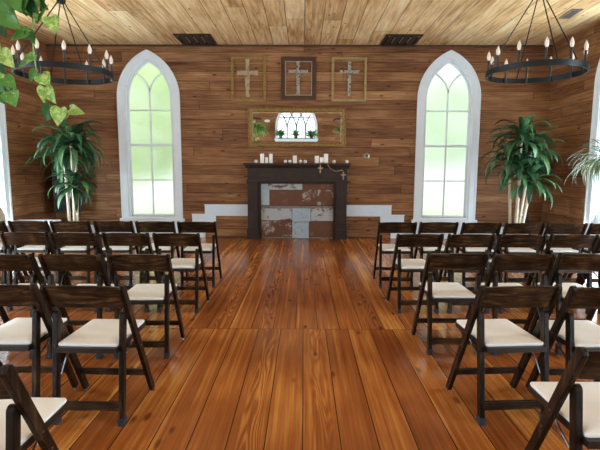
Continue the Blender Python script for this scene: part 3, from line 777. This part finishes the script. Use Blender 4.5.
# pothos hanging at the upper left, near the camera
PY = 3.3
p = empty('hanging_pothos', (-1.98, PY, 2.86), 0, 'hanging pothos vine with heart shaped yellow-green leaves at upper left', 'plant')
MB().lathe([(.09,-.16),(.12,-.14),(.15,0),(.155,.01),(.14,.01),(.135,-.02),(.0001,-.02)], n=24).build('hanging_basket', M['basket'], p, smooth=True)
for k in range(3):
    a = 2*PI*k/3; MB().tube([(.148*math.cos(a), .148*math.sin(a), .0), (0,0,.5)], .003, 5).build('hanger_cord', M['basket'], p)
MB().tube([(0,0,.5),(0,0,CEIL-2.86-.05)], .004, 5).build('ceiling_cord', M['basket'], p)
F = PY/461.25
def P(px, py, dy=0.):
    """photo offsets turned into metres about the basket"""
    d = fw+ex*((px-300)/f_px)-ey*((py-225)/f_px); k = (PY+dy)/d.y
    return Vector((d.x*k+1.98, dy, CAM_H+d.z*k-2.86))
def pothos_leaf(m, base, tip, width, nrm, fold=.22, curl=.1):
    base, tip = Vector(base), Vector(tip); ax = tip-base; Ln = ax.length; ax.normalize()
    nrm = Vector(nrm); nrm = (nrm-ax*nrm.dot(ax)).normalized(); sd = ax.cross(nrm)
    prof = [(-.10,.26),(-.04,.40),(.08,.50),(.22,.52),(.38,.47),(.54,.38),(.70,.26),(.84,.14),(.94,.05),(1.,.0)]
    cen = [0.,.03,.10,.22,.38,.54,.70,.84,.94,1.]
    vs = []
    for (t, w), tc in zip(prof, cen):
        z = -curl*Ln*(tc**2)
        c0 = base+ax*(tc*Ln)+nrm*z
        for s_ in (-1, 1):
            e_ = base+ax*(t*Ln)+sd*(s_*w*width)+nrm*(z+fold*w*width)
            mid = c0.lerp(e_, .55)+nrm*(-.04*width)
            vs += [mid, e_]
        vs.append(c0)
    fs = []
    for i in range(len(prof)-1):
        a = i*5; b = a+5
        fs += [(a+4, a, b, b+4), (a, a+1, b+1, b), (a+2, a+4, b+4, b+2), (a+3, a+2, b+2, b+3)]
    m.add(vs, fs)
# each vine: stem way-points, then leaves as (base px, tip px, width px, depth offset)
VINES = [
 ([(22,-28,0),(30,-12,-.10),(33,8,-.14),(32.7,24,-.15),(33,44,-.15),(35,62,-.14),(38,78,-.14),(42,92,-.13),(45,103,-.12),(47,111,-.12)],
  [((31,2),(36,20),15,-.16),((27,0),(31,18),13,-.17),((28,32),(9,39),13,-.17),((28,31),(35,44),7,-.16),((35,55),(17,67),8,-.14),((36,70),(29,82),11,-.17),((41,75),(49,86),13,-.16),((44,87),(43,102),10,-.15),((47,88),(55,104),11,-.16),((52,106),(45,122),15,-.13),((60,108),(57,126),14,-.17),((37,23),(47,3),5,-.13)]),
 ([(47,108,-.12),(58,118,-.11),(66,118,-.10),(70,112,-.09)], [((70,109),(84,113.5),9,-.10)]),
 ([(33,18,-.13),(40,20,-.12),(46,20,-.12),(50,18,-.11)], [((50,17),(55.7,33),13,-.12),((40,6),(48,9),9,-.10)]),
 ([(22,-28,0),(12,-14,-.14),(8,0,-.18),(4,14,-.20),(3,26,-.20)], [((1,12),(20,29),17,-.22),((-3,18),(5,37),14,-.21),((6,1),(18,9),10,-.20),((12,-4),(20,8),10,-.17),((2,-6),(8,8),12,-.2),((16,-3),(26,10),11,-.18),((20,4),(27,16),9,-.15),((-2,2),(20,30),15,-.12),((9,-8),(20,12),15,-.24),((24,-4),(38,14),12,-.2),((-4,-4),(10,14),14,-.25),((27,-6),(22,12),12,-.22),((12,4),(4,24),12,-.13),((34,-4),(44,8),9,-.12)]),
 ([(22,-28,0),(4,-16,-.12),(-3,10,-.16),(-1,40,-.18),(3,60,-.18),(5,80,-.18),(4,96,-.18)], [((1,52),(14,68),13,-.19),((-6,58),(5,74),12,-.19),((4,78),(16,89),12,-.2),((2,90),(14,93),7,-.2),((10,92),(15,107),14,-.21),((-4,88),(4,104),13,-.2),((-6,70),(3,86),11,-.19)]),
 ([(22,-28,0),(40,-16,-.05),(48,-6,-.06)], [((36,-6),(34,8),11,-.08),((43,-10),(42,6),11,-.07)]),
]
rng = random.Random(9)
for vi_, (st, lv) in enumerate(VINES):
    pts = [P(*q_) for q_ in st]; fine = []
    for i in range(len(pts)-1):
        p0, p1, p2, p3 = pts[max(i-1,0)], pts[i], pts[i+1], pts[min(i+2,len(pts)-1)]
        for k in range(5):
            t = k/5; fine.append(.5*((2*p1)+(p2-p0)*t+(2*p0-5*p1+4*p2-p3)*t*t+(3*p1-p0-3*p2+p3)*t**3))
    fine.append(pts[-1])
    vine = MB().tube(fine, .0045, 6).build('vine_stem', M['stem'], p, smooth=True)
    m = MB(); ps = MB()
    for (b, t_, w, dy) in lv:
        B, T = P(b[0], b[1], dy), P(t_[0], t_[1], dy-.02)
        nr = Vector((rng.uniform(-.5,.5), -1, rng.uniform(.1,.6)))
        pothos_leaf(m, B, T, w*F*1.12, nr)
        near = min(fine, key=lambda q_: (q_-B).length)
        ps.tube([near, near.lerp(B, .5)+Vector((0,0,.008)), B], .0022, 5)
    m.build('vine_leaves', M['pothos_dark' if vi_ == 3 else 'pothos_leaf'], vine, smooth=True)
    ps.build('leaf_stalks', M['stem'], vine)

# ------------------------------------------------------------------ speakers, bench and armchair at the back
def speaker_stand(x, y, ztop, label):
    s = empty('speaker_stand', (x, y, 0), .2, label, 'speaker stand', 'black tripod speaker stands')
    MB().tube([(0,0,.12),(0,0,ztop)], .019, 10).build('pole', M['pole'], s)
    MB().tube([(0,0,.44),(0,0,.53)], .032, 12).build('collar', M['pole'], s)
    for k in range(3):
        a = 2*PI*k/3+.5
        MB().tube([(.03*math.cos(a),.03*math.sin(a),.47),(.19*math.cos(a),.19*math.sin(a),.012)], .011, 8).build('leg', M['pole'], s)
def speaker(x, y, z0, w, d, h, rz, label):
    s = empty('loudspeaker', (x, y, z0), rz, label, 'loudspeaker', 'black loudspeakers in the back corners')
    MB().prism([(-w/2,-d/2),(w/2,-d/2),(w*.36,d/2),(-w*.36,d/2)], 2, 0, h).build('cabinet', M['pole'], s, bevel=.012)
    MB().box(-w*.45, w*.45, -d/2-.012, -d/2+.002, .03, h-.03).build('grille', M['speaker'], s, bevel=.004)
speaker_stand(-4.72, 9.24, .55, 'black tripod stand under the loudspeaker behind the left corn plant')
speaker(-4.72, 9.24, .55, .50, .36, 1.07, .25, 'black loudspeaker on a stand behind the left corn plant')
speaker_stand(4.48, 9.26, 1.15, 'black pole stand behind the right corn plant')
speaker(4.48, 9.28, 1.15, .36, .26, .58, -.2, 'black loudspeaker hidden behind the right corn plant foliage')
b = empty('white_bench', (-4.75, 8.05, 0), 0, 'low white bench along the left wall behind the chairs', 'bench')
MB().box(-.37, .37, -.19, .19, .455, .50).build('bench_top', M['white'], b, bevel=.006)
for sx in (-1, 1):
    for sy in (-1, 1): MB().box(sx*.33-.025, sx*.33+.025, sy*.15-.025, sy*.15+.025, 0, .455).build('leg', M['white'], b)
MB().box(-.31, .31, -.16, -.14, .37, .455).build('apron', M['white'], b)
ac = empty('armchair', (-4.56, 6.9, 0), -.25, 'beige upholstered armchair with rounded back at the left frame edge', 'armchair')
m = MB(); pr = [(-.33,.30),(-.33,.72),(-.30,.82),(-.22,.90),(-.1,.945),(0,.955),(.1,.945),(.22,.90),(.30,.82),(.33,.72),(.33,.30)]
m.prism(pr, 1, -.36, -.24).build('backrest', M['linen'], ac, bevel=.025, smooth=True)
MB().box(-.31, .31, -.24, .30, .26, .44).build('seat_cushion', M['linen'], ac, bevel=.03, smooth=True)
for s in (-1, 1):
    MB().box(s*.355-.04, s*.355+.04, -.30, .28, .22, .60).build('armrest', M['linen'], ac, bevel=.03, smooth=True)
    for y in (-.28, .24): MB().lathe([(.014,0),(.024,.26)], (s*.29, y, 0), 10).build('leg', M['leg_wood'], ac)

# ------------------------------------------------------------------ rear wall things, seen in the mirror
def fern(name, loc, n, l0, l1, label, hang=False, w=.03, pot=True, cat='plant', group=None):
    f = empty(name, loc, 0, label, cat, group); rng = random.Random(int(abs(loc[0])*1000)+3)
    MB().lathe([(.07,0),(.095,.14),(.10,.15),(.088,.15),(.085,.13),(.0001,.13)], n=18).build('pot', M['greenpot'], f, smooth=True)
    m = MB()
    for i in range(n):
        az = rng.uniform(0, 2*PI) if hang else rng.uniform(-.5, PI+.5); leaf_strip(m, (.02*math.cos(az), .02*math.sin(az), .13), az, rng.uniform(.2,1.4), rng.uniform(l0,l1), w*rng.uniform(.8,1.3), rng.uniform(1.6,3.4) if hang else rng.uniform(.9,1.7), 7, .25)
    m.build('fronds', M['fern_leaf'], f, smooth=True)
    if hang: MB().tube([(0,0,.13),(0,0,CEIL-loc[2])], .004, 5).build('ceiling_cord', M['basket'], f)
G = 'potted plants on the rear window sill'
fern('potted_fern', (-1.13, WALL_F+.26, R_SILL), 110, .32, .46, 'leafy potted plant reflected in the mirror, left on the far window sill', w=.075, group=G)
fern('potted_fern', (-.40, WALL_F+.26, R_SILL), 80, .28, .42, 'leafy potted plant reflected in the mirror, middle of the far window sill', w=.075, group=G)
fern('potted_fern', (.36, WALL_F+.26, R_SILL), 110, .32, .46, 'leafy potted plant reflected in the mirror, right on the far window sill', w=.075, group=G)
fern('hanging_fern', (-2.25, WALL_F+.85, 1.85), 220, .45, .80, 'big hanging fern reflected at the left end of the mirror', True, .05)
fern('hanging_fern', (1.76, WALL_F+.6, 1.80), 120, .3, .5, 'smaller hanging fern reflected at the right end of the mirror', True, .05)
for x, s, lb in ((-2.42, 1, 'left'), (1.78, -1, 'right')):
    s_ = empty('wall_spotlight', (x, WALL_F+.03, 2.52), 0, 'black wall fixture reflected in the upper %s corner of the mirror' % lb, 'wall light', 'black fixtures on the rear wall')
    MB().box(-.05, .05, -.03, .10, -.06, .06).build('bracket', M['pole'], s_)
    MB().tube([(s*-.05,.08,.02),(s*.28,.16,.0),(s*.36,.2,-.06)], .04, 10).build('lamp_arm', M['pole'], s_)
pl = MB().tube([(0,0,0),(0,.02,0)], .095, 24).build('wall_plaque', M['plaque'], loc=(-1.80, WALL_F, 2.42)); pl.scale = (1.5, 1, .7)
tag(pl, 'white oval plaque reflected in the mirror left of the far window', 'plaque')

# ------------------------------------------------------------------ outdoors behind the obscured glass
tag(MB().box(-16, 16, WALL_B+.3, 40, -.45, -.40).build('ground', M['lawn']), kind='structure')
rng = random.Random(21)
def bush(cx, cy, cz, rx, rz, n, mat, label):
    m = MB()
    for i in range(n):
        a = rng.uniform(0, 2*PI); b = math.acos(rng.uniform(-1,1)); r = rng.uniform(.75,1.)**.5
        c = Vector((rx*r*math.sin(b)*math.cos(a), rx*.7*r*math.sin(b)*math.sin(a), rz*r*math.cos(b)))
        leaf_strip(m, c, rng.uniform(0,2*PI), rng.uniform(-.8,1.), rng.uniform(.35,.55), .26, .6, 3, .2)
    o = m.build('shrub', mat, loc=(cx, cy, cz)); o['category'] = 'shrub'; o['label'] = label
bush(-5.2, 14.6, 2.9, 1.7, 1.9, 900, M['bush'], 'green shrubbery outside, blurred by the obscure glass of the left window')
bush(4.8, 16.2, 2.9, 1.5, 1.3, 480, M['pale_bush'], 'pale green shrubbery outside, blurred by the obscure glass of the right window')

# ------------------------------------------------------------------ light
world = bpy.data.worlds.new('sky'); scn.world = world; world.use_nodes = True
wt = world.node_tree; wt.nodes.clear()
bg = wt.nodes.new('ShaderNodeBackground'); wo = wt.nodes.new('ShaderNodeOutputWorld')
bg.inputs[0].default_value = (.95, 1.0, .97, 1); bg.inputs[1].default_value = 1.15
wt.links.new(bg.outputs[0], wo.inputs[0])
def daylight(name, loc, rot, sx, sy, radiance, col):
    l = bpy.data.lights.new(name, 'AREA'); l.shape = 'RECTANGLE'; l.size = sx; l.size_y = sy
    l.energy = radiance*sx*sy*PI; l.color = col
    o = bpy.data.objects.new(name, l); COL.objects.link(o); o.location = loc; o.rotation_euler = rot
SIDE_L, REAR_L = [20., 30., 29., 26.], 2.4
UP = math.radians(22)          # sunlit ground outside sends much of the light up to the ceiling
for y, sl_ in zip(SIDE_Y, SIDE_L):
    daylight('daylight', (WALL_L-.5, y, 1.85), (0, -PI/2-UP, 0), 3.2, 1.2, sl_, (.76, .905, 1.))
    daylight('daylight', (WALL_R+.5, y, 1.85), (0, PI/2+UP, 0), 3.2, 1.2, sl_, (.76, .905, 1.))
daylight('daylight', (REAR_X, WALL_F-.5, 2.5), (PI/2, 0, 0), 2.3, 2.3, REAR_L, (.78, .92, 1.))

sl = bpy.data.lights.new('sun', 'SUN'); sl.energy = 3.2; sl.angle = .02; sl.color = (1., .97, .9)
so = bpy.data.objects.new('sun', sl); COL.objects.link(so); so.rotation_euler = (math.radians(36), 0, 0); so.location = (0, -12, 14)

# ------------------------------------------------------------------ camera
cd = bpy.data.cameras.new('camera'); cam = bpy.data.objects.new('camera', cd); COL.objects.link(cam)
cd.sensor_width = 36; cd.lens = f_px/600*36; cd.clip_start = .05
mt = Matrix((ex, ey, -fw)).transposed().to_4x4(); mt.translation = (0, 0, CAM_H); cam.matrix_world = mt
scn.camera = cam
scn.view_settings.view_transform = 'Standard'; scn.view_settings.look = 'None'; scn.view_settings.exposure = .08; scn.view_settings.gamma = 1
scn.view_settings.use_curve_mapping = False
scn.cycles.use_denoising = True; scn.cycles.denoising_input_passes = 'RGB_ALBEDO_NORMAL'; scn.cycles.denoising_prefilter = 'ACCURATE'
scn.cycles.max_bounces = 10; scn.cycles.diffuse_bounces = 6; scn.cycles.transparent_max_bounces = 12
scn.cycles.sample_clamp_indirect = 8
